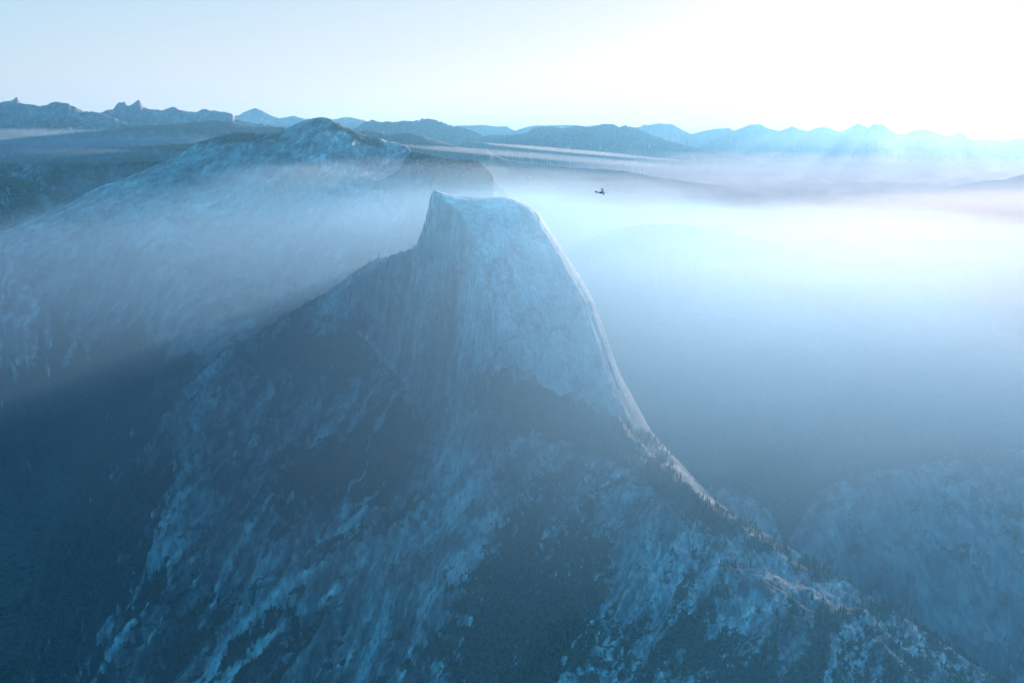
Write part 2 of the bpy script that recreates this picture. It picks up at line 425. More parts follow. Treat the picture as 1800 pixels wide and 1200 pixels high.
M['hill_mid'] = Crest([(600, 240, 12500), (640, 229), (665, 231), (685, 236), (700, 234), (722, 233), (745, 239), (770, 247), (800, 256), (835, 264), (852, 263), (858, 265), (870, 273), (900, 283), (940, 288), (1000, 294), (1060, 297), (1100, 300), (1160, 312), (1300, 330)], FR_HILL, 0.4, 0.003, 0.3, 700, 60, 18, 8, 60, fade=0.3)
M['hill_right'] = Crest([(1600, 345, 12500), (1680, 326), (1700, 321), (1740, 317), (1765, 316), (1785, 309), (1800, 306), (1900, 292), (2200, 280)], FR_HILL, 0.4, 0.01, 0.3, 700, 60, 19, 8, 80, fade=0.3)

LAYERS = [('valley_ground', valley, 0), ('granite_dome', dome, 1500), ('forested_slope', skirt, 0), ('mountain', big_mountain, 0)]
names = {'left_wall': 'canyon_wall', 'right_hill': 'hill', 'right_hill_back': 'hill', 'back_spur': 'hill', 'mist_hill': 'hill', 'cr_ridge': 'ridge',
         'hill_a': 'hill', 'hill_b': 'hill', 'hill_c': 'hill', 'hill_d': 'ridge', 'peaks_left': 'mountain_range', 'peaks_far': 'mountain_range', 'range_mid': 'mountain_range',
         'range_right': 'mountain_range', 'range_low': 'ridge', 'hill_mid': 'hill', 'hill_right': 'hill'}
for k, f in M.items():
    LAYERS.append((names[k], f, 0))
# where each layer can matter (distance limits keep the evaluation cheap)
LIM = {0: (0, 1e9), 1: (1400, 3100), 2: (0, 3600), 3: (3400, 13000)}
for i, (k, f) in enumerate(M.items()):
    LIM[4 + i] = (f.Yc.min() - 3800, f.Yc.max() + 3500)

def height(x, Y, detail=True):
    best = np.full(x.shape, -1e9); lab = np.zeros(x.shape, np.int16)
    for i, (_n, f, _b) in enumerate(LAYERS):
        m = (Y > LIM[i][0]) & (Y < LIM[i][1])
        if i == 1:
            m &= (x > -900) & (x < 800)
        if i >= 4:
            al = x / Y
            m &= (al > f.al[0] - 0.12) & (al < f.al[-1] + 0.12)
        if not m.any():
            continue
        h = f(x[m], Y[m], detail)
        b = best[m]; up = h > b
        b[up] = h[up]; best[m] = b
        l = lab[m]; l[up] = i; lab[m] = l
    return best, lab

# ------------------------------------------------------------------ mesh: columns by azimuth, rows by visible length
A0, A1 = (-0.80, 0.80)
NA = int(1350 * QUAL); NR = int(1150 * QUAL)
ca = np.linspace(A0, A1, NA)
nac = 360; nyc = 2600
Yc_ = np.exp(np.linspace(math.log(650), math.log(60000), nyc))
cac = np.linspace(A0, A1, nac)
YY = np.broadcast_to(Yc_, (nac, nyc)); XX = cac[:, None] * YY
hc, _ = height(XX, YY, False)
tel = (hc - CZ) / YY
run = np.maximum.accumulate(tel, axis=1)
dt = np.diff(tel, axis=1); dl = np.diff(np.log(YY), axis=1)
vis = tel[:, 1:] >= run[:, 1:] - 0.004
ds = np.abs(dt) * np.where(vis, 1.0, 0.12) + dl * np.where(vis, 0.035, 0.02)
ds = np.concatenate([np.zeros((nac, 1)), ds], 1)
cum = np.cumsum(ds, axis=1); cum /= cum[:, -1:]
ker = np.hanning(9)[1:-1]; ker /= ker.sum()
cp = np.pad(cum, ((3, 3), (0, 0)), mode='edge')
cum = sum(ker[k] * cp[k:k + nac] for k in range(7))
tt = np.linspace(0, 1, NR)
rowsY = np.stack([np.interp(tt, cum[i], Yc_) for i in range(nac)])
fi = (ca - A0) / (A1 - A0) * (nac - 1); i0 = np.clip(fi.astype(int), 0, nac - 2); ff = (fi - i0)[:, None]
VY = np.exp(np.log(rowsY[i0]) * (1 - ff) + np.log(rowsY[i0 + 1]) * ff)
VX = ca[:, None] * VY
VZ = np.empty_like(VY); VL = np.zeros(VY.shape, np.int16)
for s in range(0, NA, 90):
    VZ[s:s + 90], VL[s:s + 90] = height(VX[s:s + 90], VY[s:s + 90], True)
print('heights', round(time.time() - T0, 1))

# slope and tree cover
def grad_up(Z):
    """upness of the surface normal from the grid"""
    P3 = np.stack([VX, VY, Z], -1)
    du = np.gradient(P3, axis=0); dv = np.gradient(P3, axis=1)
    n = np.cross(du, dv); n /= np.linalg.norm(n, axis=-1, keepdims=True) + 1e-9
    return np.abs(n[..., 2])
UP = grad_up(VZ)
PX, PY = project(VX, VY, VZ)

def blob(px, py, rx, ry, ang=0.0):
    c, s = math.cos(math.radians(ang)), math.sin(math.radians(ang))
    u = (PX - px) * c + (PY - py) * s; v = -(PX - px) * s + (PY - py) * c
    return np.exp(-((u / rx) ** 2 + (v / ry) ** 2))

near = (VL == 2) | (VL == 1)
F = np.zeros(VZ.shape)
n1 = fbm(VX / 240, VY / 240, 5, 201); n2 = fbm(VX / 38, VY / 38, 5, 202, 0.6); n3 = fbm(VX / 14, VY / 14, 3, 203, 0.6)
sl = slab_noise(VX, VY, 205, 70.0) - 0.45
F = -0.24 + 1.0 * n1 + 0.85 * n2 + 0.95 * n3 - 1.3 * sl + 1.3 * (UP - 0.72)
adds = [(590, 620, 75, 55, 0, 1.9), (700, 775, 62, 75, 0, 1.5), (640, 850, 60, 50, 0, .6), (975, 735, 110, 46, 16, 1.5), (1060, 775, 110, 30, 25, 1.2), (1190, 860, 110, 20, 36, 1.5), (1330, 945, 80, 16, 33, .7),
        (900, 690, 45, 25, 20, .5), (920, 1120, 120, 100, 0, .8), (980, 940, 60, 70, 0, .5), (60, 950, 220, 280, 0, 1.4), (520, 1090, 90, 60, -40, .5), (600, 960, 40, 60, 30, .5),
        (470, 640, 90, 30, -30, .5), (780, 1170, 120, 50, 0, .6), (1250, 1140, 130, 60, 0, .5), (1500, 1170, 150, 60, 0, .4), (560, 830, 60, 50, 0, .3),
        (330, 800, 40, 80, 10, -.9), (290, 950, 60, 70, 0, -.6), (200, 1110, 70, 60, 0, -.6), (600, 528, 55, 34, -45, -1.5), (545, 570, 30, 20, -45, -1.2), (806, 860, 52, 125, 0, -2.0), (690, 965, 75, 22, -30, -1.3),
        (740, 1060, 35, 60, 20, -1.2), (865, 720, 40, 40, 40, -.8), (1110, 905, 120, 40, 20, -.35), (430, 800, 60, 80, 0, -.3), (640, 1040, 30, 80, 40, -.7), (1150, 1080, 30, 90, 0, -.35),
        (1350, 1000, 90, 22, 30, -.4), (1060, 815, 60, 9, 15, -1.0), (1250, 1010, 320, 120, 32, -.45), (120, 900, 150, 330, 15, .8), (870, 720, 60, 50, 30, .55), (930, 700, 50, 30, 20, .9), (700, 900, 60, 60, 0, .35), (430, 1120, 40, 60, 40, .5), (560, 1130, 120, 50, -40, .5), (900, 1010, 60, 70, 0, .5), (1215, 838, 62, 13, 43, -2.2), (655, 700, 30, 60, 40, -.5)]
B = np.zeros(VZ.shape)
for a in adds:
    B += blob(*a[:5]) * a[5]
foot = np.interp(PX, [600, 640, 665, 700, 755, 775, 805, 832, 880, 905, 935, 948, 985, 1000, 1060, 1100, 1130, 1160], [560, 590, 620, 660, 715, 706, 686, 655, 650, 642, 655, 674, 696, 690, 712, 735, 748, 800])
below = (VL == 1) & (PY > foot + 10 * fbm(VX / 30, VY / 30, 4, 215))
F = F + np.where((VL == 2) | below, B, 0)
# thin pale gullies of scree
def gully(pts, w):
    best = np.full(PX.shape, 1e9)
    wob = 16 * fbm(VX / 90, VY / 90, 4, 91, 0.6)
    for (x0, y0), (x1, y1) in zip(pts[:-1], pts[1:]):
        dx, dy = x1 - x0, y1 - y0
        t = np.clip(((PX - x0) * dx + (PY - y0) * dy) / (dx * dx + dy * dy), 0, 1)
        best = np.minimum(best, np.hypot(PX - x0 - t * dx + wob, PY - y0 - t * dy + wob * .5))
    return np.exp(-(best / (w * (0.45 + 0.9 * np.clip(0.5 + fbm(VX / 60, VY / 60, 3, 92) * 1.6, 0, 1)))) ** 2) * np.clip(1.0 + 1.5 * fbm(VX / 35, VY / 35, 3, 93), 0, 1)
GU = np.zeros(VZ.shape)
for g_ in [([(642, 590), (665, 620), (700, 655), (755, 712)], 5), ([(700, 690), (665, 740), (640, 790), (640, 830), (610, 880), (600, 905)], 4), ([(695, 835), (650, 880), (610, 920), (560, 950)], 5),
           ([(560, 985), (480, 1050), (400, 1130), (360, 1200)], 7), ([(590, 1030), (500, 1100), (430, 1160), (390, 1200)], 7), ([(480, 870), (420, 960), (380, 1040), (350, 1100)], 4)]:
    GU = np.maximum(GU, gully(*g_))
F = F - np.where((VL == 2) | below, 2.2 * GU, 0)
F = np.where((VL == 1) & ~below, F * 0.4 - 1.2 + 1.4 * sstep(0.55, 0.4, np.abs(n2)) * 0, F)
cr = VL == 3
F = np.where(cr, -0.80 + 0.5 * fbm(VX / 900, VY / 900, 4, 211) + 0.7 * fbm(VX / 120, VY / 120, 4, 212) - 1.1 * (slab_noise(VX / 3.5, VY / 3.5, 213, 60.0, (-.35, -.94)) - 0.45)
             + 1.5 * blob(420, 240, 80, 12) + 1.2 * blob(640, 240, 60, 12, 25) + 1.0 * blob(150, 700, 200, 90) + .8 * blob(300, 640, 100, 30) + .7 * blob(500, 570, 160, 26, -32) + .5 * blob(660, 450, 60, 30), F)
far = VL >= 4
F = np.where(far | (VL == 0), 0.75 + np.where(VL == 0, 1.0, 0.0) + 0.6 * fbm(VX / 700, VY / 700, 5, 221) + 0.6 * fbm(VX / 110, VY / 110, 4, 222) + 2.0 * (UP - 0.85) - 0.8 * sstep(2950, 3500, VZ), F)
F = np.where((VL == 0) & (VX < -1200) & (VY > 4800), F - 2.9 - 0.8 * (slab_noise(VX / 3, VY / 3, 223, 60.0, (-.4, -.9)) - 0.45), F)
for nm in ('hill_a', 'hill_b', 'hill_c', 'hill_d', 'peaks_left'):
    F = np.where(VL == 4 + list(M).index(nm), F - 0.55, F)
i_lw = 4 + list(M).index('left_wall')
F = np.where(VL == i_lw, F * 1.3 - 1.5 + 2.2 * sstep(470, 800, PY) - 1.6 * (slab_noise(VX, VY, 453, 90.0, (0.3, -0.95)) - 0.45) + 1.3 * blob(95, 520, 60, 24, 50), F)
for nm in ('right_hill', 'right_hill_back', 'back_spur'):
    F = np.where(VL == 4 + list(M).index(nm), F * 0.8 - 0.75 + 0.8 * fbm(VX / 60, VY / 60, 4, 231), F)
FOR = 1 / (1 + np.exp(-3.6 * F))

# rock staining (water streaks, lichen, fresh scars, cracks) plus shade painted on the dome
TONE = np.zeros(VZ.shape)
pxr, pyr = VX - SX, VY - SY
al_d = pxr * UF[0] + pyr * UF[1]; din_d = -(pxr * NF[0] + pyr * NF[1])
nr_d = -al_d
din_d = din_d - 42 * sstep(5, 90, nr_d) + 10 * sstep(120, 330, nr_d)
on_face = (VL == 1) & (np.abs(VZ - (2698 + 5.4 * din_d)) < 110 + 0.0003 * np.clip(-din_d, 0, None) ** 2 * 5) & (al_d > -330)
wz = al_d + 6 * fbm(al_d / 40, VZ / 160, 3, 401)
tf = -0.30 + 1.3 * fbm(wz / 26, VZ / 330, 5, 402, 0.62) + 1.0 * fbm(wz / 7, VZ / 170, 4, 403, 0.7) + 0.3 * fbm(wz / 30, VZ / 30, 4, 404)  # streaks over a base darkened as the shaded cliff side
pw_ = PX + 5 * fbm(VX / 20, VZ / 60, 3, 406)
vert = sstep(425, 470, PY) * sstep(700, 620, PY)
tf = tf * 1.05 + 0.60 * sstep(799, 805, pw_) * sstep(868, 845, pw_) * vert - 0.62 * sstep(772, 786, pw_ + 0.15 * (PY - 500)) * sstep(805, 800, pw_) * vert  # relief painted as tone: paler pillar, shade in the recess beside it
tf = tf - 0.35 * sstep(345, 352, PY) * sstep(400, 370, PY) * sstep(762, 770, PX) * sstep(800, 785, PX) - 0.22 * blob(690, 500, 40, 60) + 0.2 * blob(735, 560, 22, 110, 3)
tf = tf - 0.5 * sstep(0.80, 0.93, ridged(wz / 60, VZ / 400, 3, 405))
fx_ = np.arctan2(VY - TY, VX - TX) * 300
tk = 0.12 + 0.45 * fbm(fx_ / 60, VZ / 240, 5, 411, 0.6) + 0.35 * fbm(fx_ / 11, VZ / 110, 4, 412, 0.65) + 0.45 * fbm(VX / 60, VZ / 60, 5, 413) + 0.5 * fbm(VX / 14, VZ / 14, 4, 417, 0.7)  # mottling over a base lightened as the side open to the sky
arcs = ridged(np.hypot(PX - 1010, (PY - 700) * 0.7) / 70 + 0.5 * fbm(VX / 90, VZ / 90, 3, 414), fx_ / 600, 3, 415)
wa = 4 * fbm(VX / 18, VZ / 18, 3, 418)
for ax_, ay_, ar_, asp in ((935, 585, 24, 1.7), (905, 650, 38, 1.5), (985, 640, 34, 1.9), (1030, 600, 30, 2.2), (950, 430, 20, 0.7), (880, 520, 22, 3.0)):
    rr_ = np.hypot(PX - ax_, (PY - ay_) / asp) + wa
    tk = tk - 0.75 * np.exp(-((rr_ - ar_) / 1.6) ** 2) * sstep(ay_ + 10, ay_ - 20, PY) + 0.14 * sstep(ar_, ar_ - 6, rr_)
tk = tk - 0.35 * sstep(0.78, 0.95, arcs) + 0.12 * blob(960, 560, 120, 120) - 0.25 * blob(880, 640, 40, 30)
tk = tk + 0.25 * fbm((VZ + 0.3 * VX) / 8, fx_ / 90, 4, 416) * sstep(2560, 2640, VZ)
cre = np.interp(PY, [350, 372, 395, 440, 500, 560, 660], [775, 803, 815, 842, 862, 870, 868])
tk = tk - 0.55 * np.exp(-((PX - cre - 2 + wa) / 3.0) ** 2) * (PY < 640) * (PY > 365)  # shade painted along the crease between cliff and flank
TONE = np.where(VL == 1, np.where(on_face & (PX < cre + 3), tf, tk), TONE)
c1 = slab_noise(VX, VY, 421, 26.0); c2 = slab_noise(VX, VY, 422, 9.0)
c0 = slab_noise(VX, VY, 426, 85.0)
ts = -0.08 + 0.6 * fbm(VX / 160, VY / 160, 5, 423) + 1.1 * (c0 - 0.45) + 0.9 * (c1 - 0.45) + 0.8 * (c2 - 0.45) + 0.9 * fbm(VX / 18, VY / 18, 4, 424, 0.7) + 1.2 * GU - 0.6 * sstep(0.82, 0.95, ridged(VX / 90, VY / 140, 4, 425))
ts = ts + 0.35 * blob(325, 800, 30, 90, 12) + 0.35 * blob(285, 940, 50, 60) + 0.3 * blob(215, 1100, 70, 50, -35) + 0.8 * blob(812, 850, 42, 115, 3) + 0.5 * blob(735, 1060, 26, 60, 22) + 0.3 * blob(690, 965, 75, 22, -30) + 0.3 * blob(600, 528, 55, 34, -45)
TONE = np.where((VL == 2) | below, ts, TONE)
d1 = slab_noise(VX / 3.5, VY / 3.5, 431, 36.0, (-.35, -.94)); d2 = slab_noise(VX / 3.5, VY / 3.5, 432, 12.0, (-.35, -.94))
TONE = np.where(VL == 3, 0.6 * fbm(VX / 700, VY / 700, 4, 433) + 1.0 * (d1 - 0.45) + 0.7 * (d2 - 0.45) + 0.4 * fbm(VX / 60, VY / 60, 4, 434), TONE)
g1 = slab_noise(VX / 2, VY / 2, 441, 30.0, (0.75, -0.66))
TONE = np.where(VL >= 4, 0.6 * fbm(VX / 300, VY / 300, 5, 442) + 0.45 * (g1 - 0.45) + 0.6 * fbm(VX / 40, VY / 40, 4, 443), TONE)
g2 = slab_noise(VX, VY, 451, 40.0, (0.3, -0.95))
TONE = np.where(VL == i_lw, 0.5 * fbm(VX / 300, VY / 300, 4, 452) + 1.9 * (g2 - 0.45), TONE)
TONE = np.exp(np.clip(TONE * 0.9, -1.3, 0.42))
print('cover', round(time.time() - T0, 1))

# ------------------------------------------------------------------ materials
def new_mat(name):
    m = bpy.data.materials.new(name); m.use_nodes = True
    nt = m.node_tree
    b = nt.nodes['Principled BSDF']
    b.inputs['Roughness'].default_value = 0.9
    b.inputs['Specular IOR Level'].default_value = 0.15
    return m, nt, b

def ramp(nt, stops):
    r = nt.nodes.new('ShaderNodeValToRGB')
    e = r.color_ramp.elements
    e[0].position, e[0].color = stops[0][0], (*stops[0][1], 1)
    e[1].position, e[1].color = stops[-1][0], (*stops[-1][1], 1)
    for p, c in stops[1:-1]:
        q = e.new(p); q.color = (*c, 1)
    return r

def terrain_mat(name, scale=1.0, vertical=False, streak_rot=0.0, rock=0.50, tree=(0.018, 0.042, 0.030)):
    m, nt, b = new_mat(name)
    N = nt.nodes.new; K = nt.links.new
    geo = N('ShaderNodeNewGeometry')
    mp = N('ShaderNodeMapping'); K(geo.outputs['Position'], mp.inputs['Vector'])
    mp.inputs['Rotation'].default_value = (0, 0, streak_rot)
    s = scale
    mp.inputs['Scale'].default_value = (0.09 / s, 0.09 / s, 0.018 / s) if vertical else (0.07 / s, 0.014 / s, 0.03 / s)
    st = N('ShaderNodeTexNoise'); st.inputs['Scale'].default_value = 1.0; st.inputs['Detail'].default_value = 6; st.inputs['Roughness'].default_value = 0.65
    K(mp.outputs[0], st.inputs['Vector'])
    mot = N('ShaderNodeTexNoise'); mot.inputs['Scale'].default_value = 0.012 / s; mot.inputs['Detail'].default_value = 10; mot.inputs['Roughness'].default_value = 0.72
    K(geo.outputs['Position'], mot.inputs['Vector'])
    r1 = ramp(nt, [(0.30, (rock * .34, rock * .34, rock * .36)), (0.46, (rock * .80, rock * .79, rock * .77)), (0.60, (rock, rock * .98, rock * .94)), (0.72, (rock * 1.35, rock * 1.33, rock * 1.28))])
    K(st.outputs['Fac'], r1.inputs[0])
    r2 = ramp(nt, [(0.34, (0.38, 0.38, 0.41)), (0.47, (0.85, 0.85, 0.86)), (0.56, (1.0, 0.99, 0.97)), (0.68, (1.3, 1.28, 1.22))])
    K(mot.outputs['Fac'], r2.inputs[0])
    mul = N('ShaderNodeMix'); mul.data_type = 'RGBA'; mul.blend_type = 'MULTIPLY'; mul.inputs['Factor'].default_value = 1.0
    K(r1.outputs[0], mul.inputs['A']); K(r2.outputs[0], mul.inputs['B'])
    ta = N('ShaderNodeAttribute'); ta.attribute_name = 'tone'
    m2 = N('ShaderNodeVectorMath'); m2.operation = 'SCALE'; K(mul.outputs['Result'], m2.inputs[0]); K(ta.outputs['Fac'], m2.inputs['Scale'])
    at = N('ShaderNodeAttribute'); at.attribute_name = 'cover'
    tn = N('ShaderNodeTexNoise'); tn.inputs['Scale'].default_value = 0.11 / s; tn.inputs['Detail'].default_value = 4; tn.inputs['Roughness'].default_value = 0.7
    K(geo.outputs['Position'], tn.inputs['Vector'])
    mad = N('ShaderNodeMath'); mad.operation = 'MULTIPLY_ADD'; mad.inputs[1].default_value = 1.4; mad.inputs[2].default_value = -0.70
    K(tn.outputs['Fac'], mad.inputs[0])
    ad = N('ShaderNodeMath'); ad.operation = 'ADD'; K(at.outputs['Fac'], ad.inputs[0]); K(mad.outputs[0], ad.inputs[1])
    sm = N('ShaderNodeMapRange'); sm.interpolation_type = 'SMOOTHSTEP'; sm.inputs['From Min'].default_value = 0.38; sm.inputs['From Max'].default_value = 0.66
    K(ad.outputs[0], sm.inputs['Value'])
    tr = ramp(nt, [(0.38, tuple(c * .35 for c in tree)), (0.62, tuple(c * 2.6 for c in tree))]); K(tn.outputs['Fac'], tr.inputs[0])
    mix = N('ShaderNodeMix'); mix.data_type = 'RGBA'
    K(sm.outputs[0], mix.inputs['Factor']); K(m2.outputs[0], mix.inputs['A']); K(tr.outputs[0], mix.inputs['B'])
    K(mix.outputs['Result'], b.inputs['Base Color'])
    bp = N('ShaderNodeBump'); bp.inputs['Strength'].default_value = 0.8; bp.inputs['Distance'].default_value = 5.0 * s
    K(st.outputs['Fac'], bp.inputs['Height']); K(bp.outputs[0], b.inputs['Normal'])
    return m

m_dome = terrain_mat('dome_granite', 0.7, True, rock=0.50)
m_slope = terrain_mat('slope_granite_forest', 0.7, False, math.radians(-38), rock=0.50, tree=(0.026, 0.050, 0.040))
m_mount = terrain_mat('mountain_granite_forest', 2.6, False, math.radians(-70), rock=0.42)
m_far = terrain_mat('far_rock_forest', 4.0, rock=0.22)
m_wall = terrain_mat('wall_granite', 1.5, False, math.radians(-105), rock=0.48)
m_hill = terrain_mat('hill_granite_forest', 1.2, rock=0.36)
m_floor = terrain_mat('valley_cover', 2.0)
MATS = {'granite_dome': m_dome, 'forested_slope': m_slope, 'mountain': m_mount, 'valley_ground': m_floor, 'canyon_wall': m_wall}

# ------------------------------------------------------------------ meshes
def mesh_from(name, V, Fq, mat, attr=None, smooth=True, tri=False):
    me = bpy.data.meshes.new(name)
    me.vertices.add(len(V)); me.vertices.foreach_set('co', np.ascontiguousarray(V, np.float32).ravel())
    k = Fq.shape[1]
    me.loops.add(Fq.size); me.loops.foreach_set('vertex_index', np.ascontiguousarray(Fq, np.int32).ravel())
    me.polygons.add(len(Fq)); me.polygons.foreach_set('loop_start', np.arange(0, Fq.size, k, dtype=np.int32))
    me.update(calc_edges=True)
    if smooth:
        me.polygons.foreach_set('use_smooth', np.ones(len(Fq), bool))
    if attr is not None:
        for an, av in attr.items():
            a = me.attributes.new(an, 'FLOAT', 'POINT'); a.data.foreach_set('value', np.ascontiguousarray(av, np.float32))
    me.materials.append(mat)
    o = bpy.data.objects.new(name, me)
    scene.collection.objects.link(o)
    return o

idx = np.arange(NA * NR).reshape(NA, NR)
quads = np.stack([idx[:-1, :-1], idx[1:, :-1], idx[1:, 1:], idx[:-1, 1:]], -1).reshape(-1, 4)
ql = VL[:-1, :-1].reshape(-1)
ALLV = np.stack([VX, VY, VZ], -1).reshape(-1, 3).astype(np.float32)
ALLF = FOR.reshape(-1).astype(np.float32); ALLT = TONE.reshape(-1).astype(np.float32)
nl_ = {n: 4 + list(M).index(n) for n in M}
for i, (nm, f, _b) in enumerate(LAYERS):
    q = quads[ql == i]
    if not len(q):
        continue
    used = np.zeros(NA * NR, bool); used[q.ravel()] = True
    remap = np.cumsum(used) - 1
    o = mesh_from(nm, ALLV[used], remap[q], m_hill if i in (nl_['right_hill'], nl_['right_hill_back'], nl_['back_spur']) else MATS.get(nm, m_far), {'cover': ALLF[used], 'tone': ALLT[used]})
    o['kind'] = 'structure'
print('meshes', round(time.time() - T0, 1))

# ground sheet out to the horizon, under everything else
R = 150000.0
g = mesh_from('ground', np.array([(-R, -R, 1150), (R, -R, 1150), (R, R, 1150), (-R, R, 1150)]), np.array([[0, 1, 2, 3]]), m_floor, {'cover': np.ones(4), 'tone': np.ones(4)})
g['kind'] = 'structure'

# ------------------------------------------------------------------ conifers
rng = np.random.default_rng(7)

def simple_mat(name, col, rough=0.6, spec=0.3, metal=0.0, noise=None):
    m, nt, b = new_mat(name)
    b.inputs['Roughness'].default_value = rough
    b.inputs['Specular IOR Level'].default_value = spec
    b.inputs['Metallic'].default_value = metal
    b.inputs['Base Color'].default_value = (*col, 1)
    if noise:
        geo = nt.nodes.new('ShaderNodeNewGeometry')
        tx = nt.nodes.new('ShaderNodeTexNoise'); tx.inputs['Scale'].default_value = noise; tx.inputs['Detail'].default_value = 4
        nt.links.new(geo.outputs['Position'], tx.inputs['Vector'])
        r = ramp(nt, [(0.32, tuple(c * 0.6 for c in col)), (0.5, col), (0.7, tuple(min(1, c * 1.5) for c in col))])
        nt.links.new(tx.outputs['Fac'], r.inputs[0]); nt.links.new(r.outputs[0], b.inputs['Base Color'])
    return m

needle = simple_mat('conifer_needles', (0.075, 0.100, 0.040), 0.9, 0.1, noise=0.07)
bark = simple_mat('conifer_bark', (0.10, 0.07, 0.05), 0.9, 0.1)

def crown_geo(seed, tiers, pts):
    """ragged stack of drooping branch whorls, unit height"""
    r = np.random.default_rng(seed); V = []; Fc = []
    for k in range(tiers):
        f = k / tiers
        z0 = 0.12 + 0.80 * f; z1 = min(1.0, z0 + 0.88 / tiers + 0.10)
        rad = (0.17 * (1 - f) ** 0.8 + 0.02) * r.uniform(0.8, 1.2)
        c = len(V); ox, oy = r.normal(0, 0.006, 2)
        V.append((ox, oy, z1))
        a0 = r.uniform(0, 6.28)
        for j in range(pts):
            q = a0 + 2 * math.pi * (j + r.uniform(-.2, .2)) / pts
            rr = rad * r.uniform(0.55, 1.25)
            V.append((ox + rr * math.cos(q), oy + rr * math.sin(q), z0 - 0.03 + r.uniform(-.02, .02)))
            q2 = q + math.pi / pts
            V.append((ox + rad * 0.42 * math.cos(q2), oy + rad * 0.42 * math.sin(q2), z0 + 0.04))
        n = 2 * pts
        for j in range(n):
            Fc.append((c, c + 1 + j, c + 1 + (j + 1) % n))
    return np.array(V), np.array(Fc)

def trunk_geo():
    V = []; Fc = []
    for z, r_ in ((-0.06, 0.022), (0.35, 0.015), (0.9, 0.004)):
        for j in range(6):
            V.append((r_ * math.cos(j * math.pi / 3), r_ * math.sin(j * math.pi / 3), z))
    for k in range(2):
        for j in range(6):
            a_, b_ = k * 6 + j, k * 6 + (j + 1) % 6
            Fc += [(a_, b_, b_ + 6), (a_, b_ + 6, a_ + 6)]
    return np.array(V), np.array(Fc)

TEL = (VZ - CZ) / VY
RUN = np.maximum.accumulate(TEL, axis=1)
SEEN = (TEL >= RUN - 0.0015) & (PX > -40) & (PX < 1840) & (PY < 1240)
dxa = np.gradient(VX, axis=0); dya = np.gradient(VY, axis=0); dxb = np.gradient(VX, axis=1); dyb = np.gradient(VY, axis=1)
AREA = np.abs(dxa * dyb - dya * dxb)
nl = {n: 4 + list(M).index(n) for n in M}
prob = np.zeros(VZ.shape)
prob = np.where(VL == 2, sstep(0.50, 0.85, FOR) / 170.0 + sstep(0.25, 0.5, FOR) / 1500.0, prob)
crestband = sstep(70, 10, np.abs(VY - np.interp(VX / VY, sk_al, sk_Y))) * (PX > 1120) * (VL == 2)
prob = prob + crestband / 420.0 * (0.3 + sstep(0.0, 0.3, fbm(VX / 60, VY / 60, 3, 501)))
for n in ('right_hill', 'right_hill_back', 'back_spur'):
    prob = np.where(VL == nl[n], sstep(0.35, 0.7, FOR) / 260.0 + 1 / 3500.0, prob)
for n, dens in (('cr_ridge', 1 / 900.0), ('hill_b', 1 / 2500.0), ('hill_c', 1 / 3000.0), ('mist_hill', 1 / 2500.0), ('hill_mid', 1 / 4500.0)):
    f = M[n]
    zc = np.interp(VX / VY, f.al, f.zc)
    prob = np.where(VL == nl[n], dens * sstep(130, 30, zc - VZ), prob)
zc = np.interp(VX / VY, cr_al, cr_z)
prob = np.where(VL == 3, (sstep(110, 30, zc - VZ) * sstep(0.3, 0.6, FOR) / 900.0), prob)
prob = np.where(SEEN & (UP > 0.35), prob * AREA, 0)
pick = rng.random(prob.shape) < prob
ti, tj = np.nonzero(pick)
tx, ty, tz = VX[ti, tj], VY[ti, tj], VZ[ti, tj]
tpx, tpy, tlab = PX[ti, tj], PY[ti, tj], VL[ti, tj]
th = rng.uniform(9, 22, len(tx)) * np.where(rng.random(len(tx)) < 0.12, 1.25, 1.0)
th = np.where(tlab == 2, th, th * 0.95)
print('trees', len(tx))

zones = [
    ('conifers along the crest of the long ridge', 'dark conifer standing on the sunlit crest of the long ridge falling to the lower right', (tlab == 2) & (tpx > 1240) & (crestband[ti, tj] > 0.4), 150),
    ('conifers below the foot of the dome', 'slender conifer in the belt of trees at the right foot of the granite dome', (tlab == 2) & (tpx > 1080) & (tpx < 1290) & (tpy > 755) & (tpy < 920), 90),
    ('conifers on the ledges of the lower slope', 'conifer rooted on a pale rock ledge low in the middle of the slope', (tlab == 2) & (tpx > 620) & (tpx < 850) & (tpy > 930) & (tpy < 1130), 30),
    ('conifers at the left foot of the cliff', 'conifer in the dark wedge of forest at the left foot of the sheer cliff', (tlab == 2) & (tpx > 520) & (tpx < 660) & (tpy > 560) & (tpy < 680), 30),
]
single = np.zeros(len(tx), bool)
variants = []
for v in range(5):
    cV, cF = crown_geo(40 + v, 9, 7)
    sx = 0.85 + 0.1 * v
    cme = mesh_from('crown', cV * (sx, sx, 1), cF, needle, smooth=False)
    tV, tF = trunk_geo()
    tme = mesh_from('trunk', tV, tF, bark)
    variants.append((cme.data, tme.data))
    bpy.data.objects.remove(cme); bpy.data.objects.remove(tme)
for grp, lab, mask, nmax in zones:
    ids = np.nonzero(mask)[0]
    ids = ids[np.argsort(-(th[ids] / ty[ids]))][:nmax]
    single[ids] = True
    for k in ids:
        cme, tme = variants[int(rng.integers(5))]
        root = bpy.data.objects.new('conifer_tree', None)
        scene.collection.objects.link(root)
        root.location = (tx[k], ty[k], tz[k]); root.rotation_euler = (rng.normal(0, .03), rng.normal(0, .03), rng.uniform(0, 6.28)); root.scale = (th[k],) * 3
        root['label'] = lab; root['category'] = 'tree'; root['group'] = grp
        for nm_, me_ in (('crown', cme), ('trunk', tme)):
            o = bpy.data.objects.new(nm_, me_); scene.collection.objects.link(o); o.parent = root
rest = np.nonzero(~single)[0]
Vs = []; Fs = []; base = 0
protos = [crown_geo(90 + v, 4, 4) for v in range(6)]
which = rng.integers(0, 6, len(rest))
